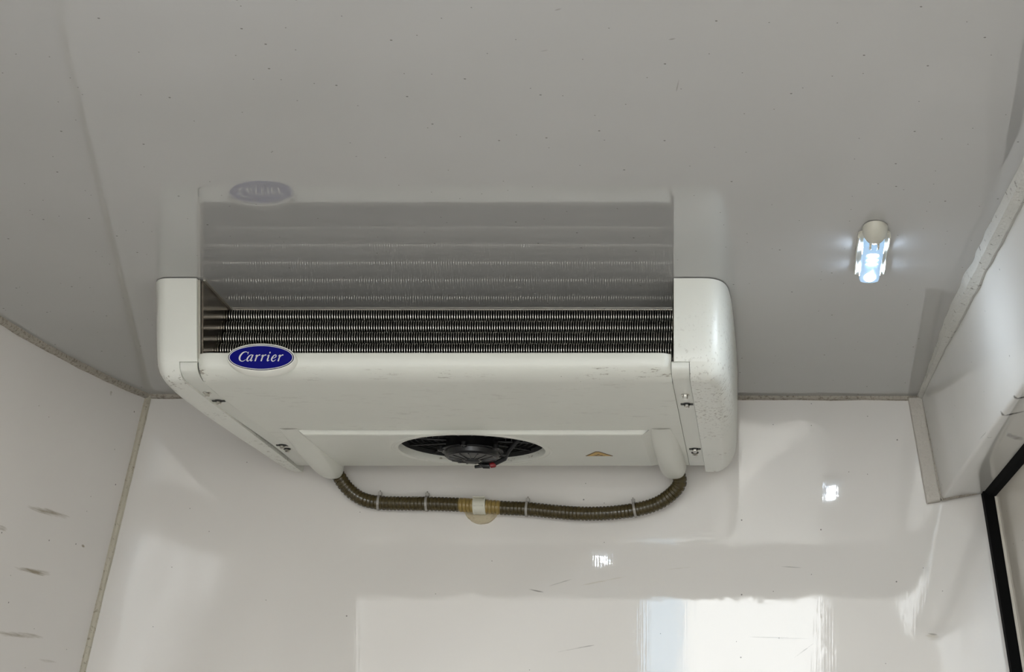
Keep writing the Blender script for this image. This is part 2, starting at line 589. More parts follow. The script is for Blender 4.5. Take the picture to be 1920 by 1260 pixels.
# side door under the header: black gasket and leaning panel
dl = lambda y, z: lerp_tab(GASK, y) + 0.026 + 0.165 * (0.948 - z)
m = MB()
m.slab([[(dl(y, z), y, z) for y in arange(YR - 0.07, YW - 0.012, 12)] for z in arange(ZF, 0.956, 8)], (0.06, 0, 0))
door = struct(m.build('door_1', 'door'), 'beige sliding door panel on the right, framed by black rubber')
m = MB()
gx = lambda z: 0.469 + 0.161 * (0.948 - z)
rows = []
for z in arange(ZF, 0.952, 10):
    rows.append([(gx(z), YW - 0.028, z), (gx(z) + 0.024, YW - 0.034, z), (gx(z) + 0.045, YW - 0.02, z), (gx(z) + 0.045, YW + 0.01, z), (gx(z), YW + 0.01, z)])
m.grid(rows, close_u=True, caps=True)
m.build('gasket', 'rubber', door, angle=30, label='black rubber seal down the front edge of the side door')
m = MB()
rows = []
for y in arange(YR - 0.07, YW - 0.012, 14):
    x = lerp_tab(GASK, y)
    rows.append([(x - .001, y, .9475), (x + .012, y, .934), (x + .030, y, .932), (x + .034, y, .953), (x + .01, y, .960)])
m.grid(rows, close_u=True, caps=True)
m.build('gasket', 'rubber', door, angle=30, label='black rubber seal along the top of the side door')
m = MB()
rows = []
for z in arange(ZF, 0.93, 8):
    x = gx(z)
    rows.append([(x + 0.024, YW - 0.036, z), (x + 0.030, YW - 0.040, z), (x + 0.034, YW - 0.036, z), (x + 0.034, YW - .02, z), (x + .024, YW - .02, z)])
m.grid(rows, close_u=True, caps=True)
m.build('door_edge', 'door', door)

struct(MB().box(-2.1, 0.9, YR - 0.07, YW + 0.1, ZF - 0.06, ZF).build('floor', 'floor'), 'grey coated floor of the load space')

# rear frame around the open doorway behind the lens side
m = MB()
m.box(-2.1, -1.45, YR - 0.07, YR, ZF, ZC)
m.box(0.80, 0.98, YR - 0.07, YR, ZF, ZC)
m.box(-1.45, 0.80, YR - 0.07, YR, 1.075, ZC)
struct(m.build('wall_rear', 'wall_right'), 'pale rear frame around the open doorway')

struct(MB().box(-40, 40, -40, 30, -1.50, -1.40).build('ground', 'ground'), 'grey asphalt yard outside')
struct(MB().box(-12, 12, -40, -6.6, -1.40, -1.38).build('added_bounce_slab', 'concrete'), 'pale concrete slab added unseen beyond the gap for a brighter reflection')  # added out of view to lighten the ceiling reflection in the front wall
struct(MB().box(-14, -0.85, -6.4, -6.0, -1.40, 5.5).build('added_yard_wall_1', 'added_wall_dark'), 'unseen dark wall added across the yard, left edge of the reflected gap')  # added out of view to cut off the sky reflection on its left
struct(MB().box(0.57, 14, -6.4, -6.0, -1.40, 5.5).build('added_yard_wall_2', 'added_wall_dark'), 'unseen dark wall added across the yard, right edge of the reflected gap')  # added out of view to cut off the sky reflection on its right
struct(MB().box(-0.85, -0.55, -6.35, -6.05, -1.40, 2.55).build('added_yard_wall_3', 'pale_blue'), 'narrow pale blue pier added unseen to tint the reflected gap')  # added out of view for a bluish edge in the sky reflection


# sealant beads ---------------------------------------------------------------
def bead(name, path, rad, mat, label, seed=0, jitter=0.18, step=0.012, seg=8):
    pts, L = resample(path, step)
    rr = []
    for i, p in enumerate(pts):
        r = rad if not callable(rad) else rad(p)
        rr.append(r * (1 + jitter * mnoise.noise(Vector((i * 0.14, seed, 0)))) + 0.0006 * mnoise.noise(Vector((i * 1.3, seed + 9, 0))))
    return struct(MB().tube(pts, rr, seg).build(name, mat), label)


bead('trim_1', [(lerp_tab(LEFT, YW) - .005, wall_y(-1.46, ZC), ZC), (-0.5, wall_y(-.5, ZC), ZC), (0.335, wall_y(.335, ZC), ZC)], 0.0085, 'seal_dirty',
     'grimy sealant bead between ceiling and front wall', 1)
bead('trim_2', [(lerp_tab(LEFT, y), y, ZC) for y in arange(YR, YW, 30)], 0.0105, 'seal_dirty', 'grimy speckled sealant bead between ceiling and left wall', 2)
bead('trim_3', [(left_x(YW, z) + .001, wall_y(-1.5, z) - .001, z) for z in arange(ZC, ZF, 24)], 0.0075, 'seal_clean', 'cream sealant bead down the left corner', 3)
bead('trim_4', [(lerp_tab(RIGHT, y), y, ZC) for y in arange(YR, YW, 30)],
     lambda p: 0.009 + 0.014 * smooth01((4.45 - p.y) / 0.75) - 0.003 * smooth01((3.3 - p.y) / .4), 'seal_white',
     'wide pale sealant bead between ceiling and door header', 4, 0.25)
m = MB()
m.hexa([(0.343, YW - .006, .921), (0.375, YW - .010, .926), (0.375, YW + .012, .926), (0.343, YW + .012, .921),
        (0.2995, YW - .006, 1.166), (0.331, YW - .010, 1.166), (0.331, YW + .012, 1.166), (0.2995, YW + .012, 1.166)])
struct(m.build('trim_5', 'strip', bevel=0.003), 'beige strip on the front wall beside the door header')
bead('trim_6', [(lerp_tab(RIGHT, YW) + .0 + (.0469) * t, YW - .004, ZC + (0.931 - ZC) * t) for t in arange(0, 1, 12)], 0.0045, 'seal_dirty',
     'thin grimy sealant line down the front end of the door header', 5)
bead('trim_7', [(0.3765 + (0.469 - .3765) * t, YW - .002, 0.931 + .017 * t) for t in arange(0, 1, 8)], 0.005, 'seal_dirty',
     'short grimy sealant line under the door header', 6)

# ------------------------------------------------------------------ the cooling unit
UC = -0.646
unit = thing('evaporator_unit', (UC, YU + 0.40, ZC), 'white ceiling-mounted refrigeration evaporator with finned coil, fan and blue oval badge', 'cooling unit')

ZB = 0.985                     # underside of the cover
YB = 4.39                      # back edge of the cover
XL = lambda y: -1.095 + 0.034 * smooth01((y - 3.72) / 0.62)
XR = -0.200

# front cover: lip, face, rounded lower edge, underside up to the fan panel
prof = [(YU + .030, 1.026), (YU + .006, 1.030), (YU + .001, 1.0285), (YU, 1.024)]
for k in range(1, 10):
    a = math.pi / 2 * k / 9
    prof.append((YU + 0.050 * (1 - math.cos(a)), 1.012 - 0.027 * math.sin(a)))
YC = 4.062                     # front edge of the fan panel
prof += [(3.80, ZB), (3.93, ZB), (YC, ZB)]
prof = [(YU + .0, 1.024) if i == 3 else p for i, p in enumerate(prof)]
cover = MB()
rows = []
NX = 24
for y, z in prof:
    l, r = XL(y) + .004, XR - .002
    row = []
    for k in range(NX):
        t = k / (NX - 1)
        # slightly rounded vertical ends of the front face
        x = l + (r - l) * t
        e = min(x - l, r - x)
        dy = 0.008 * (1 - min(1, e / 0.02)) ** 2 if z > ZB + .0005 else 0.0
        row.append((x, y + dy, z))
    rows.append(row)
xe = [0, .004, .010, .016, .022]
rows2 = []
for (y, z) in prof:
    l, r = XL(y) + .004, XR - .002
    xs = [l + d for d in xe] + arange(l + .06, r - .06, 14) + [r - d for d in reversed(xe)]
    rows2.append([(x, y + (0.010 * (1 - min(1, min(x - l, r - x) / 0.022)) ** 2 if z > ZB + .0005 else 0), z) for x in xs])
cover.grid(rows2)
# underside beside the fan panel, and the back face
PL, PR = -1.010, -0.268        # foot of the fan panel
for a0, a1 in ((None, PL), (PR, None)):
    rows = []
    for y in arange(YC, YB, 8):
        l = XL(y) + .004 if a0 is None else a0
        r = a1 if a1 is not None else XR - .002
        rows.append([(x, y, ZB) for x in arange(l, r, 4)])
    cover.grid(rows)
cover.grid([[(x, YB, z) for x in arange(XL(YB) + .004, XR - .002, 12)] for z in (ZB, ZC - .002)])
for xs in (lambda y: XL(y) + .004, lambda y: XR - .002):
    cover.grid([[(xs(y), y, ZB) for y in arange(YU + .06, YB, 14)], [(xs(y), y, ZC - .002) for y in arange(YU + .06, YB, 14)]])
cv = cover.build('cover', 'cover', unit, angle=40)

# fan panel: a wedge that stands below the cover at its front, with the fan hole
FC = (-0.665, 4.218)
RX, RY = 0.158, 0.150
pl, pr = -0.992, -0.287        # panel's own edges
y0, y1 = YC + .003, YB
zp = lambda y: ZB - 0.0095 + 0.008 * (y - y0) / (y1 - y0)
m = MB()
seg = 72
hole, outer = [], []
for k in range(seg):
    a = 2 * math.pi * k / seg
    c, s = math.cos(a), math.sin(a)
    hx, hy = FC[0] + RX * c, FC[1] + RY * s
    tx = ((pr if c > 0 else pl) - FC[0]) / c if abs(c) > 1e-6 else 1e9
    ty = ((y1 if s > 0 else y0 + .004) - FC[1]) / s if abs(s) > 1e-6 else 1e9
    t = min(tx, ty)
    hole.append((hx, hy, zp(hy)))
    outer.append([FC[0] + c * t, FC[1] + s * t])
# snap the nearest ray ends to the corners
for cx in (pl, pr):
    for cy in (y0 + .004, y1):
        k = min(range(seg), key=lambda i: (outer[i][0] - cx) ** 2 + (outer[i][1] - cy) ** 2)
        outer[k] = [cx, cy]
ring1 = [(FC[0] + (h[0] - FC[0]) * 1.015, FC[1] + (h[1] - FC[1]) * 1.015, h[2]) for h in hole]
o3 = [(p[0], p[1], zp(p[1])) for p in outer]
m.grid([o3, ring1, hole, [(h[0] - (h[0] - FC[0]) * .01, h[1] - (h[1] - FC[1]) * .01, h[2] + .004) for h in hole],
        [(h[0] - (h[0] - FC[0]) * .015, h[1] - (h[1] - FC[1]) * .015, h[2] + .020) for h in hole]], close_u=True)
# front step and sloping sides
m.grid([[(pl, y0 + .004, zp(y0)), (pr, y0 + .004, zp(y0))], [(pl - .003, y0 + .001, zp(y0) + .0015), (pr + .003, y0 + .001, zp(y0) + .0015)],
        [(PL, y0, ZB + .004), (PR, y0, ZB + .004)]])
for e, f in ((pl, PL), (pr, PR)):
    m.grid([[(e, y, zp(y)) for y in arange(y0 + .004, y1, 8)], [(f, y, ZB + .002) for y in arange(y0 + .0, y1, 8)]])
m.grid([[(pl, y1, zp(y1)), (pr, y1, zp(y1))], [(pl, y1 + .001, ZB + .03), (pr, y1 + .001, ZB + .03)]])
fp = m.build('fan_panel', 'cover', unit, angle=40)
# raised rim around the hole
m = MB()
rim = [(FC[0] + (RX + .012) * math.cos(2 * math.pi * k / 64), FC[1] + (RY + .012) * math.sin(2 * math.pi * k / 64)) for k in range(64)]
rows = []
for dr, dz in ((-.004, 0.0005), (-.002, -.0012), (.002, -.0012), (.004, .0005)):
    rows.append([(x + dr * math.cos(2 * math.pi * k / 64), y + dr * math.sin(2 * math.pi * k / 64), zp(min(y, y1)) + dz) for k, (x, y) in enumerate(rim)])
m.grid([[p for p in r] for r in rows], close_u=True)
m.build('hole_rim', 'cover', fp, angle=60)

# warning sticker on the fan panel
sc_ = at_z(1122, 851, zp(4.27) - .0002)
tri = [(-0.030, .020), (0.030, .020), (0.004, -.026), (-0.004, -.026)]
def flat_tri(scale, dz, dy=0):
    return [(sc_.x + a * scale, sc_.y + b * scale + dy, zp(sc_.y + b * scale) - dz) for a, b in tri]
def plate(p, th):
    q = [(a, b, c + th) for a, b, c in p]
    n = len(p)
    return MB().add(p + q, [tuple(range(n)), tuple(reversed(range(n, 2 * n)))] + [(i, (i + 1) % n, n + (i + 1) % n, n + i) for i in range(n)])
st = plate(flat_tri(1.0, .0008), .0008).build('warning_sticker', 'sticker_edge', unit, label='yellow triangular warning sticker')
plate(flat_tri(.86, .0012, .001), .0004).build('sticker_face', 'sticker', st)
m = MB()
for k in range(3):                                     # three dark fan-blade marks
    a = 2 * math.pi * k / 3 + .5
    p = [(sc_.x + r * math.cos(a + d), sc_.y + .006 + r * math.sin(a + d)) for r, d in ((.002, -.6), (.0095, -.35), (.0105, .35), (.003, .6))]
    m.add([(x, y, zp(y) - .0014) for x, y in p] + [(x, y, zp(y) - .0011) for x, y in p],
          [(0, 1, 2, 3), (7, 6, 5, 4), (0, 1, 5, 4), (1, 2, 6, 5), (2, 3, 7, 6), (3, 0, 4, 7)])
m.add([(sc_.x + dx, sc_.y + dy, zp(sc_.y + dy) - .0014) for dx, dy in ((-.013, .0165), (.013, .0165), (.013, .0135), (-.013, .0135))], [(0, 1, 2, 3)])
m.build('sticker_symbol', 'sticker_edge', st)

# fan: housing, grille rings, spokes, blades, motor
fan = bpy.data.objects.new('fan', None)
COL.objects.link(fan); fan.parent = unit
fan['_org'] = unit['_org']
MB().lathe((FC[0], FC[1]), [(RX * .983, ZB + .010), (RX * .97, ZB + .014), (RX * .97, ZB + .11), (RX * .3, ZB + .115), (.001, ZB + .115)], 48, 1, RY / RX, caps=False).build('fan_shroud', 'inside', fan)
for k, r in enumerate(arange(0.072, 0.150, 7)):
    ring = [(FC[0] + r * math.cos(2 * math.pi * j / 56), FC[1] + r * RY / RX * math.sin(2 * math.pi * j / 56), ZB + .012) for j in range(56)]
    m = MB()
    rows = []
    for q in range(6):
        a = 2 * math.pi * q / 6
        rows.append([(FC[0] + (r + .0011 * math.cos(a)) * math.cos(2 * math.pi * j / 56), FC[1] + (r + .0011 * math.cos(a)) * RY / RX * math.sin(2 * math.pi * j / 56),
                      ZB + .019 + .0014 * math.sin(a)) for j in range(56)])
    m.grid(rows, close_u=True, close_v=True)
    m.build('grille_ring', 'black', fan, angle=60)
for k in range(12):
    a = 2 * math.pi * (k + .25) / 12
    p0 = Vector((FC[0] + .05 * math.cos(a), FC[1] + .05 * math.sin(a), ZB + .014))
    p1 = Vector((FC[0] + .152 * math.cos(a + .06), FC[1] + .147 * math.sin(a + .06), ZB + .016))
    MB().tube([p0, p0.lerp(p1, .5), p1], [.0026, .0020, .0020], 8).build('grille_spoke', 'black', fan, angle=60)
for k in range(7):
    a = 2 * math.pi * k / 7
    rows = []
    for i in range(6):
        r = .045 + .10 * i / 5
        w = .34 + .06 * i / 5
        rows.append([(FC[0] + r * math.cos(a + .25 * i / 5 + w * (t - .5)), FC[1] + r * .95 * math.sin(a + .25 * i / 5 + w * (t - .5)), ZB + .030 + .035 * t) for t in arange(0, 1, 4)])
    MB().slab(rows, (0, 0, .002)).build('fan_blade', 'black_matt', fan, angle=60)
HZ = 0.955
motor = MB().lathe((FC[0], FC[1]), [(.001, HZ), (.020, HZ), (.021, HZ + .0015), (.040, HZ + .0035), (.054, HZ + .006), (.0575, HZ + .010), (.059, HZ + .019), (.0665, HZ + .0195),
                                   (.0675, HZ + .021), (.0665, HZ + .0235), (.058, HZ + .024), (.052, HZ + .07), (.001, HZ + .07)], 48).build('fan_motor', 'black', fan, angle=30)
for k in range(16):
    a = 2 * math.pi * k / 16
    c, s = math.cos(a), math.sin(a)
    def rp(r, w, z):
        return (FC[0] + r * c - w * s, FC[1] + r * s + w * c, z)
    MB().hexa([rp(.022, -.0012, HZ - .0002), rp(.050, -.0012, HZ + .0038), rp(.050, .0012, HZ + .0038), rp(.022, .0012, HZ - .0002),
               rp(.022, -.0016, HZ + .004), rp(.052, -.0016, HZ + .007), rp(.052, .0016, HZ + .007), rp(.022, .0016, HZ + .004)]).build('cooling_rib', 'black', motor)
for a in (0.35, 1.4, 2.6, 3.5, 4.6, 5.7):
    cx, cy = FC[0] + .068 * math.cos(a), FC[1] + .068 * math.sin(a)
    MB().lathe((cx, cy), [(.001, HZ + .0155), (.004, HZ + .0155), (.0045, HZ + .017), (.0075, HZ + .018), (.0075, HZ + .026), (.001, HZ + .026)], 12).build('motor_lug', 'black', motor)
MB().lathe((FC[0], FC[1]), [(.001, HZ - .003), (.013, HZ - .003), (.016, HZ - .001), (.017, HZ + .002)], 32).build('hub_cap', 'black_matt', motor)
# plug on the motor's side: black sleeve with red seal
MB().tube([(-0.6550, 4.258, HZ + .006), (-0.6450, 4.258, HZ - .001), (-0.6330, 4.258, HZ - .001)], [.005, .0065, .0065], 14).build('plug', 'black', motor)
MB().tube([(-0.6330, 4.258, HZ - .001), (-0.6315, 4.258, HZ), (-0.6220, 4.258, HZ + .001), (-0.6190, 4.258, HZ + .001)], [.0045, .0062, .006, .004], 14).build('plug_seal', 'red', motor, label='red connector seal')
MB().tube([(-0.6230, 4.258, HZ + .003), (-0.600, 4.255, HZ + .014), (-0.590, 4.240, HZ + .028), (-0.560, 4.225, HZ + .055)], [.005, .0055, .0055, .005], 10).build('motor_lead', 'black_matt', motor)
MB().tube([(-0.667, 4.268, HZ - .001), (-0.65, 4.266, HZ), (-0.6510, 4.258, HZ + .001)], .0035, 8).build('motor_lead', 'black_matt', motor)

# drain spouts: rounded channels under the back corners
def spout(cx, y0s, y1s, label, lean):
    rows = []
    for i in range(21):
        t = i / 20
        y = y0s + (y1s - y0s) * t
        h = 0.0015 + 0.0245 * smooth01(min(1, t * 1.25))
        w = 0.031
        endt = max(0, (t - .84) / .16)
        k = math.sqrt(max(0, 1 - endt ** 2.6 * .55))
        c = cx + lean * (t - 1)
        row = []
        for j in range(17):
            a = math.pi * j / 16
            ca, sa = math.cos(a), math.sin(a)
            row.append((c - w * k * math.copysign(abs(ca) ** .75, ca), y, ZB + .012 - (h + .012) * (abs(sa) ** .75) * (1 - .22 * endt ** 2)))
        rows.append(row)
    m = MB().grid(rows)
    last = rows[-1]
    m.add(last, [tuple(range(len(last)))])
    # upper half beyond the cover edge
    m.add([rows[0][0], rows[0][-1], rows[-1][-1], rows[-1][0]], [(0, 1, 2, 3)])
    return m.build('drain_spout', 'cover', unit, angle=45, label=label)


spout(-0.238, 4.05, 4.452, 'rounded white drain spout at the right rear corner', 0.008)
spout(-1.018, 4.05, 4.452, 'rounded white drain spout at the left rear corner', 0.004)

# end caps ------------------------------------------------------------------
def cap_outline():
    """plan of the right-hand cap: from the front inner corner round the outside to the back (x from the inner edge, y)"""
    pts = [(0.0, 3.645), (0.020, 3.645), (0.036, 3.6465), (0.048, 3.652), (0.057, 3.661), (0.064, 3.675), (0.069, 3.695), (0.0725, 3.73), (0.0755, 3.80),
           (0.077, 3.95), (0.0775, 4.15), (0.0765, 4.30), (0.073, 4.38), (0.064, 4.43), (0.050, 4.457), (0.030, 4.468), (0.0, 4.470)]
    return catmull(pts, 3)


def cap(side):
    """end cap; side = +1 right, -1 left"""
    pts = cap_outline()
    n = len(pts)
    nor = []
    for i in range(n):
        a, b = Vector(pts[max(0, i - 1)]), Vector(pts[min(n - 1, i + 1)])
        t = (b - a).normalized()
        nor.append((t[1], -t[0]))
    EXT = 0.0295 if side > 0 else 0.0335
    pts = [(-EXT, pts[0][1]), (-EXT * .6, pts[0][1])] + pts + [(-EXT, pts[-1][1])]
    nor = [(0, -1), (0, -1)] + nor + [(0, 1)]
    n = len(pts)
    levels = [(ZC - .0015, 0.0, 1), (1.12, 0.0005, 1), (1.06, .001, 1), (1.03, .002, 1), (1.0135, .0034, 1), (1.013, .0036, 0)]
    for k in range(3, 9):
        a = math.pi / 2 * k / 8
        levels.append((1.026 - 0.043 * math.sin(a), .002 + 0.030 * (1 - math.cos(a)), 0))
    def X(u, y):
        if side > 0:
            return -0.167 + u
        if u < 0:
            return XL(y) - 0.030 - u
        return XL(y) - 0.030 - u * lerp_tab([(3.645, .80), (4.0, .86), (4.15, .86), (4.3, .78), (4.47, .66)], y)
    m = MB()
    rows = []
    for z, ins, ext in levels:
        row = []
        for (u, y), (nx, ny) in zip(pts, nor):
            yy = y - ins * ny * (1.15 if y < 4 else 0.6)
            if u < 0:
                uu = u if ext else 0.0
            else:
                uu = max(0.0, u - ins * max(0, nx))
            row.append((X(uu, yy), yy, z))
        rows.append(row)
    m.grid(rows)
    m.add(rows[-1], [tuple(range(2, n - 1))])
    m.add([r[0] for r in rows] + [r[-1] for r in rows], [(i, i + 1, len(rows) + i + 1, len(rows) + i) for i in range(len(rows) - 1)])
    lab = 'large rounded speckled end cap on the right' if side > 0 else 'scuffed rounded end cap on the left'
    c = m.build('end_cap', 'cap', unit, angle=50, label=lab)
    # mounting bracket beside the cap: short face, bend, long foot underneath
    def BX(y):
        return (-0.2012, -0.168) if side > 0 else (XL(y) - .0285, XL(y) + .0032)
    sec = [(YU + .004, 1.0115), (YU + .004, 1.004)]
    for k in range(1, 7):
        a = math.pi / 2 * k / 6
        sec.append((YU + .004 + .040 * (1 - math.cos(a)), 1.004 - .0175 * math.sin(a)))
    sec += [(y, .9865) for y in arange(3.75, 4.40, 12)]
    m = MB()
    m.slab([[(BX(y)[0], y, z), ((BX(y)[0] + BX(y)[1]) / 2, y, z), (BX(y)[1], y, z)] for y, z in sec], (0, 0.004, .003))
    b = m.build('mounting_bracket', 'bracket', unit, angle=40, label='narrow screwed mounting bracket beside the ' + ('right' if side > 0 else 'left') + ' end cap')
    # strip coloured grey for the shadow gap between cover and bracket
    xs = (lambda y: XR - .0025) if side > 0 else (lambda y: XL(y) + .001)
    m = MB()
    m.slab([[(xs(y), y, .9895), (xs(y) + .0022, y, .9895)] for y in arange(YU + .06, 4.38, 12)], (0, 0, .004))
    m.build('seam_shade', 'seam_shade', b)
    for n_, (px, py) in enumerate([(1285, 741), (1288, 758), (1303, 842), (1303, 849)] if side > 0 else [(388, 737), (410, 752), (529, 835), (538, 842)]):
        p = at_z(px, py, .9855)
        if n_ in (1, 2):
            w = .0125
            MB().box(p.x - w, p.x + w, p.y - .0035, p.y + .0035, .9845, .9868).build('slot_hole', 'slot', b)
        MB().lathe((p.x, p.y), [(.001, .9845), (.0075, .9845), (.0082, .9852), (.0082, .9866), (.001, .9866)], 20).build('washer', 'slot' if n_ != 0 else 'steel', b)
        MB().lathe((p.x, p.y), [(.001, .9785), (.0042, .9785), (.0052, .9795), (.0052, .9846), (.001, .9846)], 6).build('bolt', 'steel', b, angle=25)
    return c


cap(+1)
cap(-1)

# coil -----------------------------------------------------------------------
coil_y = lambda z: 3.842 - (ZC - z) * 0.73
CX0, CX1 = -1.082, -0.197
ROWS = [1.1495, 1.1210, 1.0930, 1.0660, 1.0385]
m, me_ = MB(), MB()
random.seed(4)
FINROWS = [1.1525 - 0.0279 * i for i in range(6)]
zs = arange(1.022, 1.166, 108)
nf = 184
for k in range(nf):
    x = CX0 + .002 + (CX1 - CX0 - .004) * k / (nf - 1) + random.uniform(-.00012, .00012)
    rows, edge = [], []
    for z in zs:
        zr = min(FINROWS, key=lambda q: abs(q - z))                     # each row bulges round its tube
        y = coil_y(zr) + .006 - math.sqrt(max(0.0, 0.01425 ** 2 - (z - zr) ** 2))
        w = .0010
        rows.append([(x - w * .5, y + .045, z), (x - w * .5, y + .0012, z), (x + w * .5, y + .0012, z), (x + w * .5, y + .045, z)])
        edge.append([(x - w, y + .0016, z), (x - w * .8, y + .0005, z), (x, y, z), (x + w * .8, y + .0005, z), (x + w, y + .0016, z)])
    m.grid(rows)
    me_.grid(edge)
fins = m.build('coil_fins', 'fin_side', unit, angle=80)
fins['kind'] = 'stuff'
fins['label'] = 'fins of the cooling coil, coloured dark for the shade between them'
fe = me_.build('fin_edges', 'fin', unit, angle=80)
fe['kind'] = 'stuff'
fe['label'] = 'bright rippled front edges of the coil fins'
for z in ROWS[:4]:
    MB().tube([(CX0, coil_y(z) + .020, z), ((CX0 + CX1) / 2, coil_y(z) + .020, z), (CX1, coil_y(z) + .020, z)], .0075, 12).build('coil_tube', 'fin_side', unit)
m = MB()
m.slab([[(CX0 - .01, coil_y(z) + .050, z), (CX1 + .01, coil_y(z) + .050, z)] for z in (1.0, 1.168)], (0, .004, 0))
m.build('coil_dark_sheet', 'inside', unit)  # black sheet put in for the unlit interior behind the fins
# polished end plates of the coil bay
for x, lab in ((CX0 - .0035, 'shiny end plate left of the coil'), (CX1 - .0005, 'shiny end plate right of the coil')):
    m = MB()
    m.hexa([(x, YU + .012, 1.0), (x + .003, YU + .012, 1.0), (x + .003, 3.86, 1.0), (x, 3.86, 1.0), (x, YU + .012, 1.1675), (x + .003, YU + .012, 1.1675), (x + .003, 3.88, 1.1675), (x, 3.88, 1.1675)])
    m.build('coil_end_plate', 'endplate', unit, label=lab)
MB().box(CX0, CX1, coil_y(ZC) - .0045, coil_y(ZC) + .004, 1.1670, 1.1695).build('coil_top_flange', 'flange', unit)
MB().box(CX0 - .0005, CX0 + .004, YU + .012, 3.84, 1.1670, 1.1695).build('coil_top_flange', 'flange', unit)
m = MB()
m.box(CX0 - .0085, CX0 - .005, YU + .008, YU + .016, 1.02, 1.168)
m.build('coil_edge_strip', 'flange', unit)
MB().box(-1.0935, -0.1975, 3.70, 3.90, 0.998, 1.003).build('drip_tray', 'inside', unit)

# badge ----------------------------------------------------------------------
BC = (-0.9665, 1.0155)
def oval(a, b, y, seg=64, dz=0.0):
    return [(BC[0] + a * math.cos(2 * math.pi * k / seg), y, BC[1] + dz + b * math.sin(2 * math.pi * k / seg)) for k in range(seg)]
m = MB()
m.grid([oval(.0650, .0295, YU + .004, dz=-.0016), oval(.0650, .0295, YU - .004, dz=-.0014), oval(.0640, .0268, YU - .013), oval(.0630, .0258, YU - .0145)], close_u=True, caps=True)
badge = m.build('badge', 'badge_white', unit, angle=40, label='oval blue badge lettered Carrier in white')
yb = YU - .0145
MB().grid([oval(.0614, .0238, yb + .001), oval(.0614, .0238, yb - .0006)], close_u=True, caps=True).build('badge_border', 'badge_navy', badge)
MB().grid([oval(.0598, .0226, yb + .001), oval(.0598, .0226, yb - .0009)], close_u=True, caps=True).build('badge_field', 'badge_blue', badge)
MB().grid([oval(.0598, .0226, yb), oval(.0598, .0226, yb - .0012), oval(.0586, .0214, yb - .0012), oval(.0586, .0214, yb)], close_u=True, close_v=True).build('badge_line', 'badge_print', badge)

# lettering drawn with a broad pen: polylines of (x, y, width), y up from the baseline, slanted afterwards
GL = {
    'C': [[(97, 82, 3), (99, 98, 5), (101, 114, 4)], [(98, 98, 4), (86, 108, 6), (64, 113, 8), (38, 104, 13), (17, 77, 18), (10, 47, 19), (19, 18, 15), (42, 2, 8), (66, 3, 7), (90, 20, 4)]],
    'a': [[(62, 70, 6), (46, 77, 7), (27, 68, 11), (11, 42, 15), (8, 18, 15), (18, 3, 10), (32, 6, 6), (49, 26, 5), (60, 48, 4)], [(64, 78, 14), (57, 42, 15), (54, 14, 14), (62, 3, 8), (76, 15, 4)]],
    'r': [[(0, 60, 3), (10, 72, 7), (19, 75, 10)], [(20, 77, 13), (17, 40, 15), (14, 0, 15)], [(17, 38, 4), (29, 61, 6), (44, 76, 9), (57, 71, 15)]],
    'i': [[(0, 60, 3), (10, 72, 7), (18, 75, 10)], [(18, 76, 13), (15, 40, 15), (14, 14, 14), (21, 3, 8), (36, 15, 4)], [(15, 104, 15), (22, 104, 19), (29, 104, 15)]],
    'e': [[(12, 34, 5), (38, 41, 6), (53, 57, 10), (46, 76, 7), (28, 71, 11), (11, 44, 15), (10, 18, 15), (24, 2, 10), (42, 4, 7), (60, 21, 4)]],
}
def letter(m, ch, ox):
    for st_ in GL[ch]:
        pts = catmull(st_, 6)
        L_, R_ = [], []
        for i, (x, y, w) in enumerate(pts):
            a, b = pts[max(0, i - 1)], pts[min(len(pts) - 1, i + 1)]
            t = Vector((b[0] - a[0], b[1] - a[1]))
            t = t.normalized() if t.length > 1e-6 else Vector((1, 0))
            nx, ny = -t.y, t.x
            L_.append((x + nx * w / 2, y + ny * w / 2)); R_.append((x - nx * w / 2, y - ny * w / 2))
        U = .087 / 560
        def T(p, yy):
            return (BC[0] - .0432 + (ox + p[0] + .26 * p[1]) * U, yy, BC[1] - .0072 + p[1] * U)
        n = len(L_)
        V = [T(p, yb - .0016) for p in L_] + [T(p, yb - .0016) for p in R_] + [T(p, yb - .0004) for p in L_] + [T(p, yb - .0004) for p in R_]
        fs = []
        for i in range(n - 1):
            fs += [(i, i + 1, n + i + 1, n + i), (i + 1, i, 2 * n + i, 2 * n + i + 1), (n + i, n + i + 1, 3 * n + i + 1, 3 * n + i)]
        m.add(V, fs)


m = MB()
for ch, ox in (('C', 0), ('a', 98), ('r', 193), ('r', 265), ('i', 338), ('e', 391), ('r', 470)):
    letter(m, ch, ox)
m.build('lettering', 'badge_print', badge, angle=60, label='white italic lettering reading Carrier')

# ------------------------------------------------------------------ drain hose along the wall
HR = 0.0163
def hp(px, py, y):
    return tuple(at_y(px, py, y))
hctrl = [hp(622, 872, 4.438), hp(634, 891, 4.452), hp(652, 916, 4.466), hp(678, 935, 4.474), hp(710, 942.5, 4.4785), hp(755, 944, 4.4785), hp(800, 944.5, 4.4785), hp(850, 946, 4.4785), hp(900, 949, 4.4785),
         hp(945, 952.5, 4.4785), hp(990, 954.5, 4.4785), hp(1040, 959.5, 4.4785), hp(1090, 963, 4.4785), hp(1140, 962, 4.4785), hp(1190, 956, 4.4785), hp(1230, 945, 4.476), hp(1258, 927, 4.470), hp(1274, 907, 4.460),
         hp(1271, 888, 4.448), hp(1258, 872, 4.436)]
dense = catmull(hctrl, 10)
hpts, HL = resample(dense, 0.0014)
hose = thing('drain_hose', tuple(at_y(900, 949, 4.4785)), 'brown ribbed drain hose hanging between the two spouts on the front wall', 'hose')
def hose_seg(a, b, name, mat, label=None):
    seg = [p for p in hpts if a <= p.x <= b] if mat != 'hose' else None
    return seg
def hose_x(px):
    return (px - PX) / F * 4.4785
gold = [(860, 887), (910, 938)]
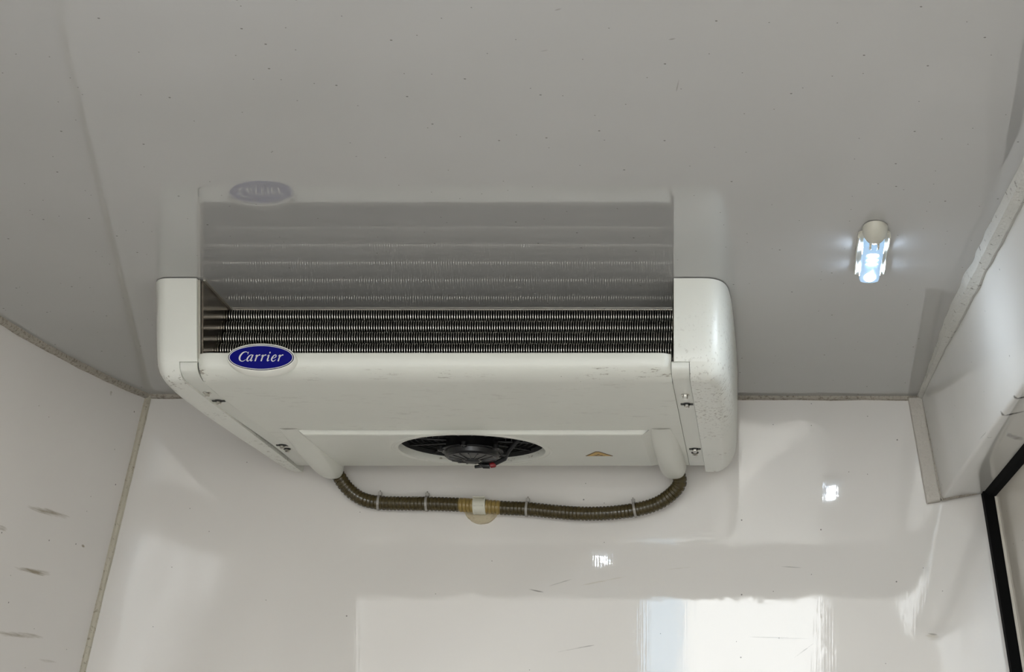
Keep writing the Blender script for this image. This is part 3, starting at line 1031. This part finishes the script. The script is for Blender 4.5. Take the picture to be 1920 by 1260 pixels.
runs, cur, cur_k = [], [], None
for i, p in enumerate(hpts):
    pxx = PX + p.x / p.y * F
    k = 'hose'
    for g0, g1 in gold:
        if g0 <= pxx <= g1 and p.z < 0.95:
            k = 'hose_gold'
    if k != cur_k and cur:
        cur.append((i, p)); runs.append((cur_k, cur)); cur = []
    cur_k = k
    cur.append((i, p))
runs.append((cur_k, cur))
for k, run in runs:
    rr = []
    for i, p in run:
        s = i * HL / (len(hpts) - 1)
        f = (s / 0.0085) % 1.0
        groove = 1.0 if abs(f - .5) > .14 else 0.0
        rr.append(HR * (0.92 + 0.08 * groove) if k == 'hose' else HR * (0.90 + .11 * groove))
    if len(run) > 2:
        MB().tube([p for i, p in run], rr, 20).build('hose_section', k, hose, angle=25, label='golden clean section of hose beside the clip' if k == 'hose_gold' else None)


def hose_at(px):
    best = min(range(len(hpts)), key=lambda i: abs(PX + hpts[i].x / hpts[i].y * F - px) + (1000 if hpts[i].z > .96 else 0))
    t = (hpts[min(best + 3, len(hpts) - 1)] - hpts[max(best - 3, 0)]).normalized()
    return hpts[best], t


tie_lab = {710: 'grey cable tie on the hose nearest the left spout', 800: 'grey cable tie on the hose left of the ivory clip, between clip and leftmost tie',
           988: 'grey cable tie on the hose just right of the ivory clip', 1190: 'grey cable tie on the hose nearest the right spout'}
for px, lab in tie_lab.items():
    c, t = hose_at(px)
    up = Vector((0, 0, 1)); up = (up - t * up.dot(t)).normalized()
    out = t.cross(up).normalized()
    if out.y > 0:
        out = -out
    tie = thing('cable_tie', tuple(c), lab, 'cable tie', 'cable ties around the drain hose')
    rows = []
    for k in range(28):
        a = 2 * math.pi * k / 28
        d = up * math.cos(a) + out * math.sin(a)
        rows.append([c + d * (HR + r) + t * w for r, w in ((.0001, -.0026), (.0017, -.0026), (.0017, .0026), (.0001, .0026))])
    MB().grid(rows, close_u=True, close_v=True).build('strap', 'tie', tie, angle=30)
    h = c + up * (HR + .004) + t * .001
    V = []
    for dz in (-.004, .0045):
        for dx, dy in ((-.0042, -.004), (.0042, -.004), (.0042, .004), (-.0042, .004)):
            V.append(h + t * dx + out * dy + up * dz)
    MB().hexa(V).build('tie_head', 'tie', tie, bevel=.0008)
    h2 = h + up * .0055
    MB().tube([h + up * .003, h2 + up * .003], [.0020, .0014], 8).build('tie_tail', 'tie', tie)

# clip in the middle with a round adhesive base
c, t = hose_at(900)
clip = thing('hose_clip', (c.x, YW, c.z), 'ivory plastic clip on a round yellowed base holding the hose at its middle', 'clip')
up = Vector((0, 0, 1))
rows = []
for k in range(20):
    a = -0.35 + (math.pi + .7) * k / 19
    d = up * math.cos(a) + Vector((0, -1, 0)) * math.sin(a)
    cc = c + Vector((-.001, 0, 0))
    rows.append([cc + d * (HR + r) + Vector((w, 0, 0)) for r, w in ((.0002, -.0145), (.0026, -.0145), (.0036, -.0125), (.0026, -.010), (.0026, .010), (.0036, .0125), (.0026, .0145), (.0002, .0145))])
MB().grid(rows, close_u=True, caps=True).build('saddle', 'clip', clip, angle=35)
MB().box(c.x - .015, c.x + .013, 4.462, 4.493, c.z + HR + .0005, c.z + HR + .0035).build('latch', 'clip', clip, bevel=.001)
MB().box(c.x - .011, c.x + .009, c.y - HR - .0042, c.y - HR - .0015, c.z - .004, c.z - .0015).build('latch_step', 'clip', clip, bevel=.0006)
m = MB()
dc = at_y(903, 949.5, YW)
def half_ring(r, y, wob=0.0):
    return [(dc.x + (r + wob * mnoise.noise(Vector((k * .5, 3, 0)))) * math.cos(math.pi + math.pi * k / 40), y, dc.z + (r + wob * mnoise.noise(Vector((k * .5, 3, 0)))) * math.sin(math.pi + math.pi * k / 40)) for k in range(41)]
m.grid([half_ring(.042, YW + .003, .0012), half_ring(.0412, YW - .0060, .0012), half_ring(.0395, YW - .0075), half_ring(.036, YW - .0060), half_ring(.0005, YW - .0064), half_ring(.0005, YW + .003)], close_v=True)
m.build('adhesive_base', 'disc', clip, angle=40, label='round yellowed adhesive base')

# ------------------------------------------------------------------ ceiling lamps
def lamp(cx, cy, label, first=None):
    """LED strip lamp, long along y; cy = far end of the lens"""
    L = thing('ceiling_lamp', (cx, cy - .12, ZC), label, 'lamp', 'lamps on the ceiling')
    ya, yb_ = cy - .270, cy
    m = MB()
    def rr(w, y0_, y1_, z, r=.016, n=6):
        pts = []
        for (sx, sy, a0) in ((1, 1, 0), (-1, 1, 90), (-1, -1, 180), (1, -1, 270)):
            for k in range(n + 1):
                a = math.radians(a0 + 90 * k / n)
                px_ = cx + sx * (w - r) + r * math.cos(a)
                py_ = (y1_ - r if sy > 0 else y0_ + r) + r * math.sin(a)
                pts.append((px_, py_, z))
        return pts
    m.grid([rr(.0285, ya + .045, yb_ + .008, ZC - .0005), rr(.0285, ya + .045, yb_ + .008, ZC - .005), rr(.0265, ya + .047, yb_ + .006, ZC - .007)], close_u=True, caps=True)
    m.build('base_plate', 'lamp_frame', L, angle=40)
    for s in (-1, 1):
        pts = []
        for t in arange(0, 1, 15):
            y = ya + .062 + (yb_ - .012 - ya - .062) * t
            bow = .0018 * math.sin(2 * math.pi * t * 1.5)
            h = .0075 + .0015 * math.cos(2 * math.pi * t)
            pts.append((cx + s * .0266 + bow * .4, y, h))
        rows = [[(x - .0024, y, ZC - .004), (x - .0019, y, ZC - h_), (x, y, ZC - h_ - .0012), (x + .0019, y, ZC - h_), (x + .0024, y, ZC - .004)] for x, y, h_ in pts]
        MB().grid(rows, close_u=True, caps=True).build('side_rail', 'lamp_frame', L, angle=40)
    m = MB()
    m.grid([rr(.0185, ya + .06, yb_, ZC - .006, .012), rr(.0185, ya + .06, yb_, ZC - .018, .012), rr(.0165, ya + .062, yb_ - .002, ZC - .022, .011), rr(.013, ya + .065, yb_ - .006, ZC - .0235, .01)],
           close_u=True, caps=True)
    m.build('lens', 'lens', L, angle=40, label='glowing bluish lamp lens')
    for y_, ry in ((yb_ - .038, .027), (ya + .112, .010), (ya + .136, .0042), (ya + .158, .0036)):
        m = MB()
        m.grid([[(cx + .0115 * math.cos(a) * q, y_ + ry * math.sin(a) * q, ZC - .0225 - .0035 * math.sqrt(max(0, 1 - q * q))) for a in [2 * math.pi * k / 20 for k in range(20)]] for q in (1.0, .9, .7, .4, .02)],
               close_u=True, caps=True)
        m.build('light_emitter', 'led', L, angle=60)
        if ry > .008:
            for sd in (-1, 1):
                m = MB()
                m.grid([[(cx + sd * (.0183 + .0012 * math.sqrt(max(0, 1 - q * q))), y_ + .020 * math.cos(a) * q, ZC - .0140 + .0035 * math.sin(a) * q) for a in [2 * math.pi * k / 16 for k in range(16)]] for q in (1.0, .8, .5, .02)],
                       close_u=True, caps=True)
                m.build('light_emitter', 'led_side', L, angle=60)
    # domed switch end
    rows = []
    for q in arange(0, 1, 9):
        e = math.pi / 2 * q
        rows.append([(cx + .0225 * math.cos(e) * math.cos(a), ya + .036 + .038 * math.cos(e) * math.sin(a), ZC - .001 - .026 * math.sin(e)) for a in [2 * math.pi * k / 28 for k in range(28)]])
    MB().grid(rows, close_u=True, caps=True).build('switch_dome', 'lamp_dome', L, angle=60, label='cream domed end of the lamp')
    for s in (-1, 1):
        MB().box(cx + s * .007 - .0018, cx + s * .007 + .0018, ya + .058, ya + .074, ZC - .026, ZC - .014).build('dome_rib', 'lamp_frame', L, bevel=.0006)
    return L


lamp(0.1675, 3.610, 'lit narrow lamp with cream dome on the ceiling near the door header')
lamp(-0.565, 2.47, 'second lit lamp on the ceiling towards the rear doorway')

for o in list(bpy.data.objects):
    if '_org' in o:
        del o['_org']
